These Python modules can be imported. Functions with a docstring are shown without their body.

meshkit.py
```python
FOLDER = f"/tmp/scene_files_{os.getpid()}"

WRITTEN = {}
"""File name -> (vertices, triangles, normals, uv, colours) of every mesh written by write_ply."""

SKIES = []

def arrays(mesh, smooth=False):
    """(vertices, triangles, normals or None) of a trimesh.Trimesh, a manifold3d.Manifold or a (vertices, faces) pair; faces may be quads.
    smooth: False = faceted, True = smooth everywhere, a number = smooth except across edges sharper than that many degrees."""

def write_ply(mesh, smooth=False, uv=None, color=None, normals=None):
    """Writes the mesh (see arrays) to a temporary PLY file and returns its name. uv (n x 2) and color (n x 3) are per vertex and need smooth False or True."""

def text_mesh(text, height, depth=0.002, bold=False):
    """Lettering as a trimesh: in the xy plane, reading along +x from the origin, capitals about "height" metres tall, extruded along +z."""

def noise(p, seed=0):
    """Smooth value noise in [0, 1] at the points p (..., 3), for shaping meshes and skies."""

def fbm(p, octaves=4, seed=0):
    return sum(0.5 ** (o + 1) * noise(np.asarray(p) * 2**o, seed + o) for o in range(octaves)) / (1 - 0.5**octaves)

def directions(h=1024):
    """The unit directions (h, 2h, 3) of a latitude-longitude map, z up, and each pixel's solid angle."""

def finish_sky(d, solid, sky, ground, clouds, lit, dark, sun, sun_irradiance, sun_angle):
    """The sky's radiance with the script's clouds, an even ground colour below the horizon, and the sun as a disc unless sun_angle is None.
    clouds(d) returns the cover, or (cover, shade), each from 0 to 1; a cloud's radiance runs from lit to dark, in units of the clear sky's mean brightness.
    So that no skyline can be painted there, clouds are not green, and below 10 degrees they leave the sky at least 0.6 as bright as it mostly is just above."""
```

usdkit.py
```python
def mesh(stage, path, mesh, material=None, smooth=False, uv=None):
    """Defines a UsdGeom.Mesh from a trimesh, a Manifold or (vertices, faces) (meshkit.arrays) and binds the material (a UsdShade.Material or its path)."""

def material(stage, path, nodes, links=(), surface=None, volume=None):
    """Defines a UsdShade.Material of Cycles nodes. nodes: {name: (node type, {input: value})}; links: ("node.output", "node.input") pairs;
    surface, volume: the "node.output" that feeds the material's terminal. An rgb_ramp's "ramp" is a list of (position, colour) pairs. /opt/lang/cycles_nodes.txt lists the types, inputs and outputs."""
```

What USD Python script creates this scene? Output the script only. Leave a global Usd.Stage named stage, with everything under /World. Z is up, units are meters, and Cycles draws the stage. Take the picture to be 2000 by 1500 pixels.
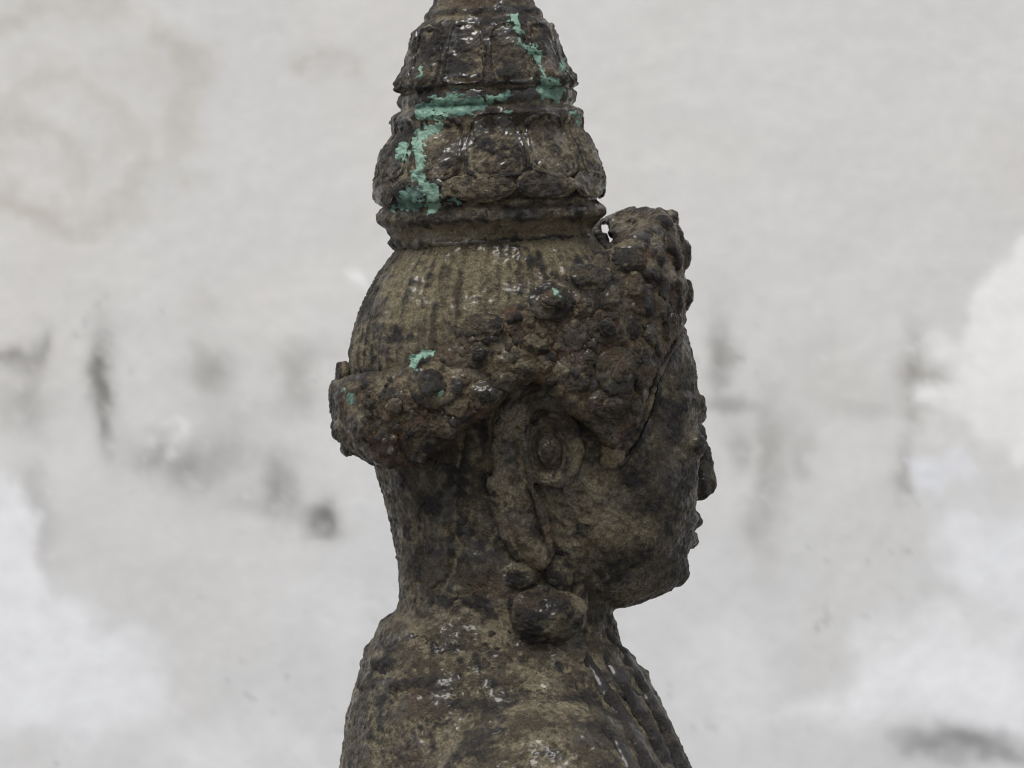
import math
import numpy as np
import trimesh
import usdkit
from meshkit import fbm, noise
from scipy.interpolate import PchipInterpolator
from scipy.ndimage import gaussian_filter
from pxr import Usd, UsdGeom, UsdLux, UsdShade, Sdf, Gf, Vt

stage = Usd.Stage.CreateInMemory()
UsdGeom.SetStageUpAxis(stage, UsdGeom.Tokens.z)
UsdGeom.SetStageMetersPerUnit(stage, 1.0)
UsdGeom.Xform.Define(stage, '/World')
UsdGeom.Scope.Define(stage, '/World/Looks')

# ---------------------------------------------------------------- camera, sky, sun, exposure
U = 0.0002                      # one design unit = 0.2 mm
DIST = 4000.0                   # camera to statue axis, design units
BASE = 1500.0                   # camera height above the ground, design units
cam = UsdGeom.Camera.Define(stage, '/World/Camera')
cam.AddTranslateOp().Set(Gf.Vec3d(0, -DIST * U, BASE * U))
cam.AddRotateXYZOp().Set(Gf.Vec3f(90, 0, 0))
cam.CreateHorizontalApertureAttr(36.0)
cam.CreateVerticalApertureAttr(27.0)
cam.CreateFocalLengthAttr(72.0)
cam.CreateClippingRangeAttr(Gf.Vec2f(0.05, 100))
cam.CreateFStopAttr(17.0)
cam.CreateFocusDistanceAttr((DIST - 170) * U)
cam.CreateExposureAttr(1.02)

SUN_EL, SUN_AZ = math.radians(68), math.atan2(-0.7, -1.0)       # behind and left of the camera, veiled by cloud
sky_mat = usdkit.material(stage, '/World/Looks/sky_look', {
    'sky': ('sky_texture', {'sky_type': 'single_scattering', 'sun_disc': False, 'sun_elevation': SUN_EL, 'sun_rotation': SUN_AZ}),
    'grey': ('hsv', {'saturation': 0.07, 'value': 1.0}),
    'tc': ('texture_coordinate', {}),
    'cl': ('noise_texture', {'scale': 2.2, 'detail': 4}),
    'ramp': ('rgb_ramp', {'ramp': [(0.3, (0.85, 0.85, 0.87)), (0.7, (1.15, 1.14, 1.12))]}),
    'mul': ('mix', {'mix_type': 'multiply', 'fac': 1.0}),
    'xyz': ('separate_xyz', {}),
    'el': ('map_range', {'from_min': 0.0, 'from_max': 1.0, 'to_min': 0.35, 'to_max': 1.95, 'clamp': True}),
    'mul2': ('mix', {'mix_type': 'multiply', 'fac': 1.0}),
    'bg': ('background_shader', {'strength': 0.06})},
    [('sky.color', 'grey.color'), ('tc.generated', 'cl.vector'), ('cl.fac', 'ramp.fac'), ('grey.color', 'mul.color1'), ('ramp.color', 'mul.color2'), ('mul.color', 'mul2.color1'), ('tc.generated', 'xyz.vector'), ('xyz.z', 'el.value'), ('el.result', 'mul2.color2'), ('mul2.color', 'bg.color')], surface='bg.background')
dome = UsdLux.DomeLight.Define(stage, '/World/sky')
UsdShade.MaterialBindingAPI.Apply(dome.GetPrim()).Bind(sky_mat)
dome.GetPrim().SetCustomDataByKey('kind', 'structure')
sun = UsdLux.DistantLight.Define(stage, '/World/sun')
sun.CreateNormalizeAttr(True)
sun.CreateIntensityAttr(0.4)
sun.CreateAngleAttr(40.0)
sun.CreateColorAttr(Gf.Vec3f(1.0, 0.97, 0.93))
sun.AddRotateXYZOp().Set(Gf.Vec3f(90 - math.degrees(SUN_EL), 0, 180 - math.degrees(SUN_AZ)))

# ---------------------------------------------------------------- frames and helpers
A = math.radians(10.0)          # the statue faces right and a little away
CA, SA = math.cos(A), math.sin(A)
CAMP = np.array([0.0, -DIST, 0.0])

def to_view(q):                  # statue frame (forward, lateral, up) -> view frame (right, away, up)
    q = np.asarray(q, float)
    return np.stack([q[..., 0] * CA - q[..., 1] * SA, q[..., 0] * SA + q[..., 1] * CA, q[..., 2]], -1)

def to_stat(p):
    p = np.asarray(p, float)
    return np.stack([p[..., 0] * CA + p[..., 1] * SA, -p[..., 0] * SA + p[..., 1] * CA, p[..., 2]], -1)

def near_px(s, t, z):            # where the near-side twin of a point stands in elevation (used to lay ornament out)
    t = -np.abs(t)
    x, y = s * CA - t * SA, s * SA + t * CA
    k = DIST / (DIST + y)
    return 1000 + x * k, 750 - z * k

def V(px, py, t=0.0):            # point of the statue at lateral offset t that stands at elevation (px, py)
    s = ((px - 1000) + t * SA) / CA
    for _ in range(3):
        y = s * SA + t * CA
        k = (DIST + y) / DIST
        s = ((px - 1000) * k + t * SA) / CA
    return np.array([s, t, (750 - py) * k])

def world(q):
    return (to_view(q) + [0, 0, BASE]) * U

taken = {}
def path_for(name, parent):
    par = str(parent.GetPath()) if parent else '/World'
    n = taken.get((par, name), 0)
    taken[(par, name)] = n + 1
    return f'{par}/{name}' if n == 0 else f'{par}/{name}_{n:03d}'

def obj(name, v, f, mat, parent=None, tone=None, label=None, worldspace=False):
    m = usdkit.mesh(stage, path_for(name, parent), (v if worldspace else world(v), f), mat, smooth=True)
    if tone is not None:
        tone = np.broadcast_to(np.asarray(tone, np.float32), (len(v), 3))
        UsdGeom.PrimvarsAPI(m).CreatePrimvar('tone', Sdf.ValueTypeNames.Color3fArray, 'vertex').Set(Vt.Vec3fArray.FromNumpy(np.ascontiguousarray(tone, dtype=np.float32)))
    if label:
        m.GetPrim().SetCustomDataByKey('label', label)
    return m.GetPrim()

def tag(p, label=None, category=None, group=None, kind=None):
    for k, x in (('label', label), ('category', category), ('group', group), ('kind', kind)):
        if x:
            p.SetCustomDataByKey(k, x)
    return p

def smin(a, b, k):
    h = np.clip(0.5 + 0.5 * (b - a) / k, 0, 1)
    return b * (1 - h) + a * h - k * h * (1 - h)

def smax(a, b, k):
    return -smin(-a, -b, k)

def ell(p, c, r):
    q = (p - np.asarray(c, np.float32)) / np.asarray(r, np.float32)
    k0 = np.sqrt((q * q).sum(-1))
    return (k0 - 1) * min(r) * np.clip(1.0, 0.6, 1)

def cap(p, a, b, ra, rb=None):
    rb = ra if rb is None else rb
    a, b = np.asarray(a, np.float32), np.asarray(b, np.float32)
    ab = b - a
    h = np.clip(((p - a) @ ab) / max(float(ab @ ab), 1e-6), 0, 1)
    d = p - a - h[..., None] * ab
    return np.sqrt((d * d).sum(-1)) - (ra + (rb - ra) * h)

def chain(p, pts, r, k=6):
    d = None
    r = np.broadcast_to(r, len(pts))
    for i in range(len(pts) - 1):
        e = cap(p, pts[i], pts[i + 1], r[i], r[i + 1])
        d = e if d is None else smin(d, e, k)
    return d

class Loft:                      # sections stacked in height: (py, back px, front px, half width[, exponent])
    def __init__(self, rows, n=2.2):
        a = np.array(rows, float)
        z = 750 - a[:, 0]
        o = np.argsort(z)
        self.z0, self.z1, self.n = z.min(), z.max(), n
        zz = np.linspace(self.z0, self.z1, 400)
        self.zz = zz
        self.b = PchipInterpolator(z[o], ((a[:, 1] - 1000) / CA)[o])(zz)
        self.f = PchipInterpolator(z[o], ((a[:, 2] - 1000) / CA)[o])(zz)
        self.w = PchipInterpolator(z[o], a[o, 3])(zz)
        c = (a[:, 4] - 1000) / CA if a.shape[1] > 4 else (a[:, 1] + a[:, 2]) / 2 / CA - 1000 / CA
        self.c = PchipInterpolator(z[o], c[o])(zz)

    def __call__(self, p):
        z = p[..., 2]
        zi = np.clip(z, self.z0, self.z1)
        b, f, w, c = (np.interp(zi, self.zz, x) for x in (self.b, self.f, self.w, self.c))
        ds = p[..., 0] - c
        rs = np.where(ds > 0, np.maximum(f - c, 2), np.maximum(c - b, 2))
        w = np.maximum(w, 2)
        k = (np.abs(ds / rs) ** self.n + np.abs(p[..., 1] / w) ** self.n) ** (1 / self.n)
        d = (k - 1) * np.minimum(rs, w)
        return smax(d, np.maximum(z - self.z1, self.z0 - z), 10)

def surface_net(f, lo, hi, cell, B=8, slack=2.2):
    lo, hi = np.asarray(lo, float), np.asarray(hi, float)
    nb = np.ceil((hi - lo) / (cell * B)).astype(int)
    n = nb * B + 1
    gi = np.stack(np.meshgrid(*[np.arange(k) for k in nb], indexing='ij'), -1).reshape(-1, 3)
    cen = lo + (gi + 0.5) * cell * B
    d = f(cen.astype(np.float32))
    act = np.abs(d) < cell * B * 0.87 * slack
    vol = np.full(tuple(n), 1.0, np.float32)
    sg = np.where(d < 0, -1.0, 1.0).astype(np.float32).reshape(tuple(nb))
    vol[:-1, :-1, :-1] = np.repeat(np.repeat(np.repeat(sg, B, 0), B, 1), B, 2)
    loc = np.stack(np.meshgrid(*[np.arange(B + 1)] * 3, indexing='ij'), -1).reshape(-1, 3)
    blocks = gi[act]
    for k in range(0, len(blocks), 400):
        idx = (blocks[k:k + 400, None, :] * B + loc[None]).reshape(-1, 3)
        vol[idx[:, 0], idx[:, 1], idx[:, 2]] = f((lo + idx * cell).astype(np.float32))
    neg = vol < 0
    cnt = np.zeros(tuple(n - 1), np.int8)
    for a, b, c in np.ndindex(2, 2, 2):
        cnt += neg[a:n[0] - 1 + a, b:n[1] - 1 + b, c:n[2] - 1 + c]
    mixed = (cnt > 0) & (cnt < 8)
    ci = np.argwhere(mixed)
    vid = np.full(tuple(n - 1), -1, np.int32)
    vid[mixed] = np.arange(len(ci))
    acc, num = np.zeros((len(ci), 3)), np.zeros(len(ci))
    cor = list(np.ndindex(2, 2, 2))
    vals = {c: vol[ci[:, 0] + c[0], ci[:, 1] + c[1], ci[:, 2] + c[2]] for c in cor}
    for c in cor:
        for ax in range(3):
            if c[ax] == 0:
                e = list(c); e[ax] = 1; e = tuple(e)
                va, vb = vals[c], vals[e]
                x = (va < 0) != (vb < 0)
                t = np.where(x, va / np.where(x, va - vb, 1), 0)
                pt = np.tile(np.array(c, float), (len(ci), 1)); pt[:, ax] = t
                acc[x] += pt[x]; num[x] += 1
    v = lo + (ci + acc / num[:, None]) * cell
    quads = []
    for ax in range(3):
        s0 = [slice(None)] * 3; s1 = [slice(None)] * 3
        s0[ax], s1[ax] = slice(0, -1), slice(1, None)
        na, nb_ = neg[tuple(s0)], neg[tuple(s1)]
        e = np.argwhere(na != nb_)
        b, c = (ax + 1) % 3, (ax + 2) % 3
        e = e[(e[:, b] > 0) & (e[:, c] > 0) & (e[:, b] < n[b] - 1) & (e[:, c] < n[c] - 1)]
        flip = ~na[e[:, 0], e[:, 1], e[:, 2]]
        q = []
        for db, dc in ((-1, -1), (0, -1), (0, 0), (-1, 0)):
            g = e.copy(); g[:, b] += db; g[:, c] += dc
            q.append(vid[g[:, 0], g[:, 1], g[:, 2]])
        q = np.stack(q, 1)
        q[flip] = q[flip][:, ::-1]
        quads.append(q)
    q = np.vstack(quads)
    q = q[(q >= 0).all(1)]
    return v, np.vstack([q[:, [0, 1, 2]], q[:, [0, 2, 3]]])

def normals(v, f):
    n = np.zeros_like(v)
    fn = np.cross(v[f[:, 1]] - v[f[:, 0]], v[f[:, 2]] - v[f[:, 0]])
    for k in range(3):
        for ax in range(3):
            n[:, ax] += np.bincount(f[:, k], fn[:, ax], len(v))
    return n / np.maximum(np.linalg.norm(n, axis=1, keepdims=True), 1e-9)

def neigh_mean(x, f, times=1):
    e = np.vstack([f[:, [0, 1]], f[:, [1, 2]], f[:, [2, 0]]])
    i, j = np.concatenate([e[:, 0], e[:, 1]]), np.concatenate([e[:, 1], e[:, 0]])
    deg = np.maximum(np.bincount(i, minlength=len(x)), 1)
    x = np.asarray(x, float)
    for _ in range(times):
        if x.ndim == 1:
            x = np.bincount(i, x[j], len(x)) / deg
        else:
            x = np.stack([np.bincount(i, x[j, k], len(x)) / deg for k in range(x.shape[1])], 1)
    return x

def cavity(v, f, blur=4):        # >0 in hollows, <0 on ridges
    sm = neigh_mean(v, f, blur)
    c = ((sm - v) * normals(v, f)).sum(1)
    return neigh_mean(c, f, 1)

def crust(v, f, amp=2.0, big=3.0, seed=1, scale=14.0):   # corroded, pitted skin
    n = normals(v, f)
    a = fbm(v / 60.0, 3, seed) - 0.5
    b = fbm(v / scale, 4, seed + 7) - 0.5
    c = 0.5 - np.abs(fbm(v / 19.0, 3, seed + 13) - 0.5) * 2.2
    pit = np.clip(noise(v / 8.0, seed + 20) - 0.70, 0, 1) * 5
    return v + n * (a * 2.4 * big + b * 4.6 * amp + c * 1.6 * amp - pit * amp * 0.9)[:, None]

def clamp01(x):
    return np.clip(x, 0, 1)

def smooth01(x, a, b):
    t = clamp01((x - a) / (b - a))
    return t * t * (3 - 2 * t)

def tones(v, f, dirt=0.4, dark=0.4, red=0.2, seed=3, cav_gain=1.0):
    c = cavity(v, f)
    hol = clamp01(c / 1.6) * cav_gain
    rid = clamp01(-c / 1.6)
    n1, n2, n3 = (fbm(v / sc, 4, seed + i) for i, sc in enumerate((70.0, 45.0, 55.0)))
    d = clamp01(dirt + (n1 - 0.5) * 2.3 + hol * 0.6 - rid * 0.3)
    k = clamp01(dark + (n2 - 0.5) * 2.4 + rid * 0.4 - hol * 0.25)
    r = clamp01(red + (n3 - 0.5) * 1.9)
    return np.stack([d, k, r], 1)

# ---------------------------------------------------------------- materials
def bronze(name, tint=(1, 1, 1), rough=(0.26, 0.55), bump=0.8, spec=0.22, wet=0.4):
    t = np.array(tint)
    return usdkit.material(stage, f'/World/Looks/{name}', {
        'g': ('texture_coordinate', {}),
        'at': ('attribute', {'attribute': 'tone'}),
        'sep': ('separate_color', {}),
        'n1': ('noise_texture', {'scale': 460.0, 'detail': 7.0, 'roughness': 0.68}),
        'n2': ('noise_texture', {'scale': 260.0, 'detail': 8.0, 'roughness': 0.68, 'distortion': 0.5}),
        'n3': ('noise_texture', {'scale': 1250.0, 'detail': 4.0, 'roughness': 0.7}),
        'vo': ('voronoi_texture', {'scale': 700.0, 'feature': 'f1', 'detail': 2.0}),
        # dirt mask
        'd1': ('math', {'math_type': 'multiply_add', 'value2': 1.7, 'value3': -0.85}),
        'd2': ('math', {'math_type': 'add'}),
        'd3': ('map_range', {'from_min': 0.25, 'from_max': 0.85, 'clamp': True}),
        # dark mask
        'k1': ('math', {'math_type': 'multiply_add', 'value2': 1.7, 'value3': -0.85}),
        'k2': ('math', {'math_type': 'add'}),
        'k3': ('map_range', {'from_min': 0.38, 'from_max': 0.85, 'clamp': True}),
        # red mask
        'r1': ('math', {'math_type': 'multiply_add', 'value2': 1.2, 'value3': -0.6}),
        'r2': ('math', {'math_type': 'add'}),
        'r3': ('map_range', {'from_min': 0.42, 'from_max': 0.95, 'clamp': True}),
        'm0': ('mix', {'color1': tuple(t * (0.050, 0.042, 0.030)), 'color2': tuple(t * (0.150, 0.130, 0.088))}),
        'm1': ('mix', {'color2': tuple(t * (0.068, 0.042, 0.028))}),
        'm2': ('mix', {'color2': tuple(t * (0.018, 0.0165, 0.016))}),
        'gr': ('rgb_ramp', {'ramp': [(0.3, (0.38, 0.38, 0.385)), (0.5, (1.0, 1.0, 1.0)), (0.7, (1.85, 1.8, 1.72))]}),
        'm3': ('mix', {'mix_type': 'multiply', 'fac': 1.0}),
        'ro': ('map_range', {'from_min': 0.35, 'from_max': 0.65, 'to_min': rough[0], 'to_max': rough[1], 'clamp': True}),
        'h0': ('math', {'math_type': 'multiply', 'value2': 0.22}),
        'h1': ('math', {'math_type': 'multiply_add', 'value2': 0.9}),
        'h2': ('math', {'math_type': 'multiply_add', 'value2': 0.8}),
        'bu': ('bump', {'strength': bump, 'distance': 0.0016}),
        'cw': ('map_range', {'from_min': 0.52, 'from_max': 0.58, 'to_min': 0.0, 'to_max': wet, 'clamp': True}),
        'wn': ('noise_texture', {'scale': 95.0, 'detail': 5.0, 'roughness': 0.6}),
        'p': ('principled_bsdf', {'specular_ior_level': spec, 'coat_roughness': 0.2, 'coat_ior': 1.7}),
    }, [('g.object', f'{n}.vector') for n in ('n1', 'n2', 'n3', 'vo', 'wn')] + [
        ('at.color', 'sep.color'),
        ('n1.fac', 'd1.value1'), ('d1.value', 'd2.value1'), ('sep.r', 'd2.value2'), ('d2.value', 'd3.value'),
        ('n2.fac', 'k1.value1'), ('k1.value', 'k2.value1'), ('sep.g', 'k2.value2'), ('k2.value', 'k3.value'),
        ('n2.fac', 'r1.value1'), ('r1.value', 'r2.value1'), ('sep.b', 'r2.value2'), ('r2.value', 'r3.value'),
        ('d3.result', 'm0.fac'), ('m0.color', 'm1.color1'), ('r3.result', 'm1.fac'),
        ('m1.color', 'm2.color1'), ('k3.result', 'm2.fac'),
        ('n3.fac', 'gr.fac'), ('m2.color', 'm3.color1'), ('gr.color', 'm3.color2'), ('m3.color', 'p.base_color'),
        ('wn.fac', 'cw.value'), ('cw.result', 'p.coat_weight'), ('n2.fac', 'ro.value'), ('ro.result', 'p.roughness'),
        ('n1.fac', 'h1.value1'), ('n3.fac', 'h2.value1'), ('vo.distance', 'h0.value1'), ('h0.value', 'h1.value3'), ('h1.value', 'h2.value3'),
        ('h2.value', 'bu.height'), ('bu.normal', 'p.normal')], surface='p.BSDF')

M_BODY = bronze('bronze_body')
M_HAIR = bronze('bronze_hair', (0.97, 0.96, 0.9), (0.24, 0.52))
M_CROWN = bronze('bronze_crown', (1.0, 0.98, 0.98), (0.24, 0.56), wet=0.75)
M_DIADEM = bronze('bronze_diadem', (1.0, 0.96, 0.91), (0.22, 0.52), wet=0.5)
M_GREEN = usdkit.material(stage, '/World/Looks/verdigris', {
    'g': ('texture_coordinate', {}),
    'at': ('attribute', {'attribute': 'tone'}),
    'sep': ('separate_color', {}),
    'n': ('noise_texture', {'scale': 420.0, 'detail': 5.0, 'roughness': 0.6}),
    'n2': ('noise_texture', {'scale': 1500.0, 'detail': 3.0}),
    's': ('math', {'math_type': 'add'}),
    'ra': ('rgb_ramp', {'ramp': [(0.42, (0.05, 0.062, 0.06)), (0.6, (0.075, 0.125, 0.112)), (0.85, (0.11, 0.205, 0.16)), (1.0, (0.19, 0.30, 0.24))]}),
    'hf': ('math', {'math_type': 'multiply', 'value2': 0.62}),
    'bu': ('bump', {'strength': 0.7, 'distance': 0.0008}),
    'p': ('principled_bsdf', {'roughness': 0.75, 'specular_ior_level': 0.3})},
    [('g.object', 'n.vector'), ('g.object', 'n2.vector'), ('at.color', 'sep.color'), ('n.fac', 's.value1'), ('sep.r', 's.value2'), ('s.value', 'hf.value1'), ('hf.value', 'ra.fac'),
     ('ra.color', 'p.base_color'), ('n2.fac', 'bu.height'), ('bu.normal', 'p.normal')], surface='p.BSDF')
M_WALL = usdkit.material(stage, '/World/Looks/wall_plaster', {
    'g': ('texture_coordinate', {}),
    'at': ('attribute', {'attribute': 'tone'}),
    'n': ('noise_texture', {'scale': 90.0, 'detail': 5.0}),
    'gr': ('rgb_ramp', {'ramp': [(0.3, (0.97, 0.97, 0.97)), (0.7, (1.03, 1.03, 1.03))]}),
    'm': ('mix', {'mix_type': 'multiply', 'fac': 1.0}),
    'bu': ('bump', {'strength': 0.12, 'distance': 0.002}),
    'p': ('principled_bsdf', {'roughness': 0.9, 'specular_ior_level': 0.2})},
    [('g.object', 'n.vector'), ('n.fac', 'gr.fac'), ('at.color', 'm.color1'), ('gr.color', 'm.color2'), ('m.color', 'p.base_color'), ('n.fac', 'bu.height'), ('bu.normal', 'p.normal')], surface='p.BSDF')
M_GROUND = usdkit.material(stage, '/World/Looks/ground_concrete', {
    'g': ('texture_coordinate', {}), 'n': ('noise_texture', {'scale': 14.0, 'detail': 6.0}),
    'r': ('rgb_ramp', {'ramp': [(0.3, (0.13, 0.125, 0.12)), (0.7, (0.21, 0.205, 0.2))]}),
    'p': ('principled_bsdf', {'roughness': 0.85})},
    [('g.object', 'n.vector'), ('n.fac', 'r.fac'), ('r.color', 'p.base_color')], surface='p.BSDF')

# ---------------------------------------------------------------- the setting: ground and wall
gv = np.array([[-60, -60, 0], [60, -60, 0], [60, 60, 0], [-60, 60, 0]], float)
tag(obj('ground', gv, np.array([[0, 1, 2], [0, 2, 3]]), M_GROUND, worldspace=True), kind='structure')

WALL_Y = 3000.0
KW = (DIST + WALL_Y) / DIST
def wall_grid(x0, x1, y0, y1, step):
    ax = np.concatenate([np.arange(x0, -150, 60.0), np.arange(-150, 2150, step), np.arange(2150, x1 + 1, 60.0)])
    ay = np.concatenate([np.arange(y0, -120, 60.0), np.arange(-120, 1600, step), np.arange(1600, y1 + 1, 10.0)])
    gx, gy = np.meshgrid(ax, ay)
    h, w = gx.shape
    i = np.arange(h * w).reshape(h, w)
    f = np.vstack([np.stack([i[:-1, :-1], i[1:, :-1], i[1:, 1:]], -1).reshape(-1, 3), np.stack([i[:-1, :-1], i[1:, 1:], i[:-1, 1:]], -1).reshape(-1, 3)])
    return gx.ravel(), gy.ravel(), f
def wall_points(px, py, off):
    return np.stack([(px - 1000) * KW * U, np.full(len(px), WALL_Y * U) - off, ((750 - py) * KW + BASE) * U], 1)
def n2(px, py, sc, seed, oct=4, sx=1.0):
    return fbm(np.stack([(px * 0.81 + py * 0.59) / sc * sx, (py * 0.81 - px * 0.59) / sc, (px * 0.3 + py * 0.2) / sc], -1), oct, seed)

px, py, wf = wall_grid(-2200, 4200, -2200, 1600, 9)
wx, wy = px + (n2(px, py, 50, 5) - 0.5) * 55, py + (n2(px, py, 50, 6) - 0.5) * 55
col = np.array([0.652, 0.649, 0.645]) * (1 + 0.12 * (n2(px, py, 420, 1) - 0.5) + 0.055 * (n2(px, py, 90, 2) - 0.5))[:, None]
warm = smooth01(n2(px, py, 300, 9), 0.4, 0.7)
col *= 1 - warm[:, None] * np.array([0.0, 0.008, 0.02])
# (centre, half size, depth of the stain, brown share): stains and drips on the plaster
STAINS = [(205, 770, 15, 90, .25, .2), (60, 760, 26, 70, .2, .2), (15, 705, 40, 16, .3, .2), (640, 1010, 26, 30, .3, .2), (560, 960, 40, 40, .2, .2), (420, 740, 30, 30, .2, .1), (350, 910, 90, 30, .14, .1), (480, 900, 80, 40, .12, .1), (1640, 740, 120, 40, .08, .2), (1530, 860, 40, 60, .12, .4), (203, 735, 22, 75, .55, .2), (205, 820, 16, 50, .35, .2), (405, 722, 42, 38, .30, .2), (580, 745, 34, 48, .32, .3), (20, 700, 60, 22, .35, .2), (30, 790, 80, 40, .22, .2), (80, 680, 12, 30, .35, .2),
          (300, 890, 60, 40, .30, .1), (370, 930, 50, 40, .30, .1), (545, 945, 26, 48, .40, .2), (622, 1016, 34, 24, .62, .1), (640, 1040, 25, 15, .3, .1), (440, 870, 60, 45, .22, .3), (480, 980, 50, 25, .2, .3),
          (1408, 700, 24, 72, .50, .2), (1425, 790, 60, 16, .35, .1), (1440, 880, 22, 42, .30, .4), (1505, 930, 26, 130, .30, .5), (1470, 1030, 20, 40, .22, .5), (1570, 905, 16, 36, .20, .5), (1785, 745, 22, 85, .42, .5), (1835, 735, 42, 24, .40, .4),
          (1765, 920, 16, 44, .34, .2), (1720, 800, 90, 20, .15, .2), (640, 120, 70, 22, .12, .4), (390, 590, 34, 40, .10, .9),
          (60, 970, 30, 60, .22, .1), (70, 1040, 40, 50, .16, .1), (500, 800, 120, 30, .12, .2), (620, 690, 90, 24, .14, .1), (1590, 690, 50, 60, .08, .3)]
for cx, cy, rx, ry, k, br in STAINS:
    q = ((wx - cx) / rx) ** 2 + ((wy - cy) / ry) ** 2
    m = np.exp(-q * 0.8) * clamp01(-0.25 + 2.7 * n2(px, py, 20, int(cx) % 97, 5))
    tint = np.array([0.0, 0.06, 0.16]) * br
    col *= 1 - clamp01(m * k)[:, None] * (0.95 + tint)
# old tide marks on the upper left
for cx, cy, rx, ry, k in [(150, 210, 225, 215, .13), (40, 330, 120, 90, .07), (640, 135, 60, 26, .12), (120, 300, 150, 140, .08)]:
    q = np.sqrt(((wx - cx) / rx) ** 2 + ((wy - cy) / ry) ** 2)
    q = q + (n2(px, py, 70, int(cx) % 53, 5) - 0.5) * 0.7
    m = np.exp(-((q - 1) / 0.16) ** 2) * smooth01(n2(px, py, 120, int(cx) % 89), 0.3, 0.6) + 0.35 * (q < 1) * smooth01(n2(px, py, 60, int(cy) % 71), 0.42, 0.62)
    col *= 1 - (m * k)[:, None] * np.array([0.9, 1.05, 1.3])
fleck = smooth01(n2(px, py, 22, 33), 0.66, 0.78) * smooth01(n2(px, py, 200, 34), 0.45, 0.6) * smooth01(py, 450, 700)
col *= 1 - 0.22 * fleck[:, None]
damp = smooth01(py, 650, 1200)
col *= 1 - damp[:, None] * np.array([0.04, 0.025, 0.0])
def poly_in(pts, soft):
    from shapely import Polygon, points, contains, distance, boundary
    P = Polygon(pts)
    x, y = px + (n2(px, py, 110, 51, 5) - 0.5) * 190, py + (n2(px, py, 110, 52, 5) - 0.5) * 190
    m = np.zeros(len(px))
    b = P.bounds
    k = (x > b[0] - 120) & (x < b[2] + 120) & (y > b[1] - 120) & (y < b[3] + 120)
    q = points(x[k], y[k])
    d = distance(boundary(P), q)
    m[k] = smooth01(np.where(contains(P, q), d, -d), -soft, soft)
    return m
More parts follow.
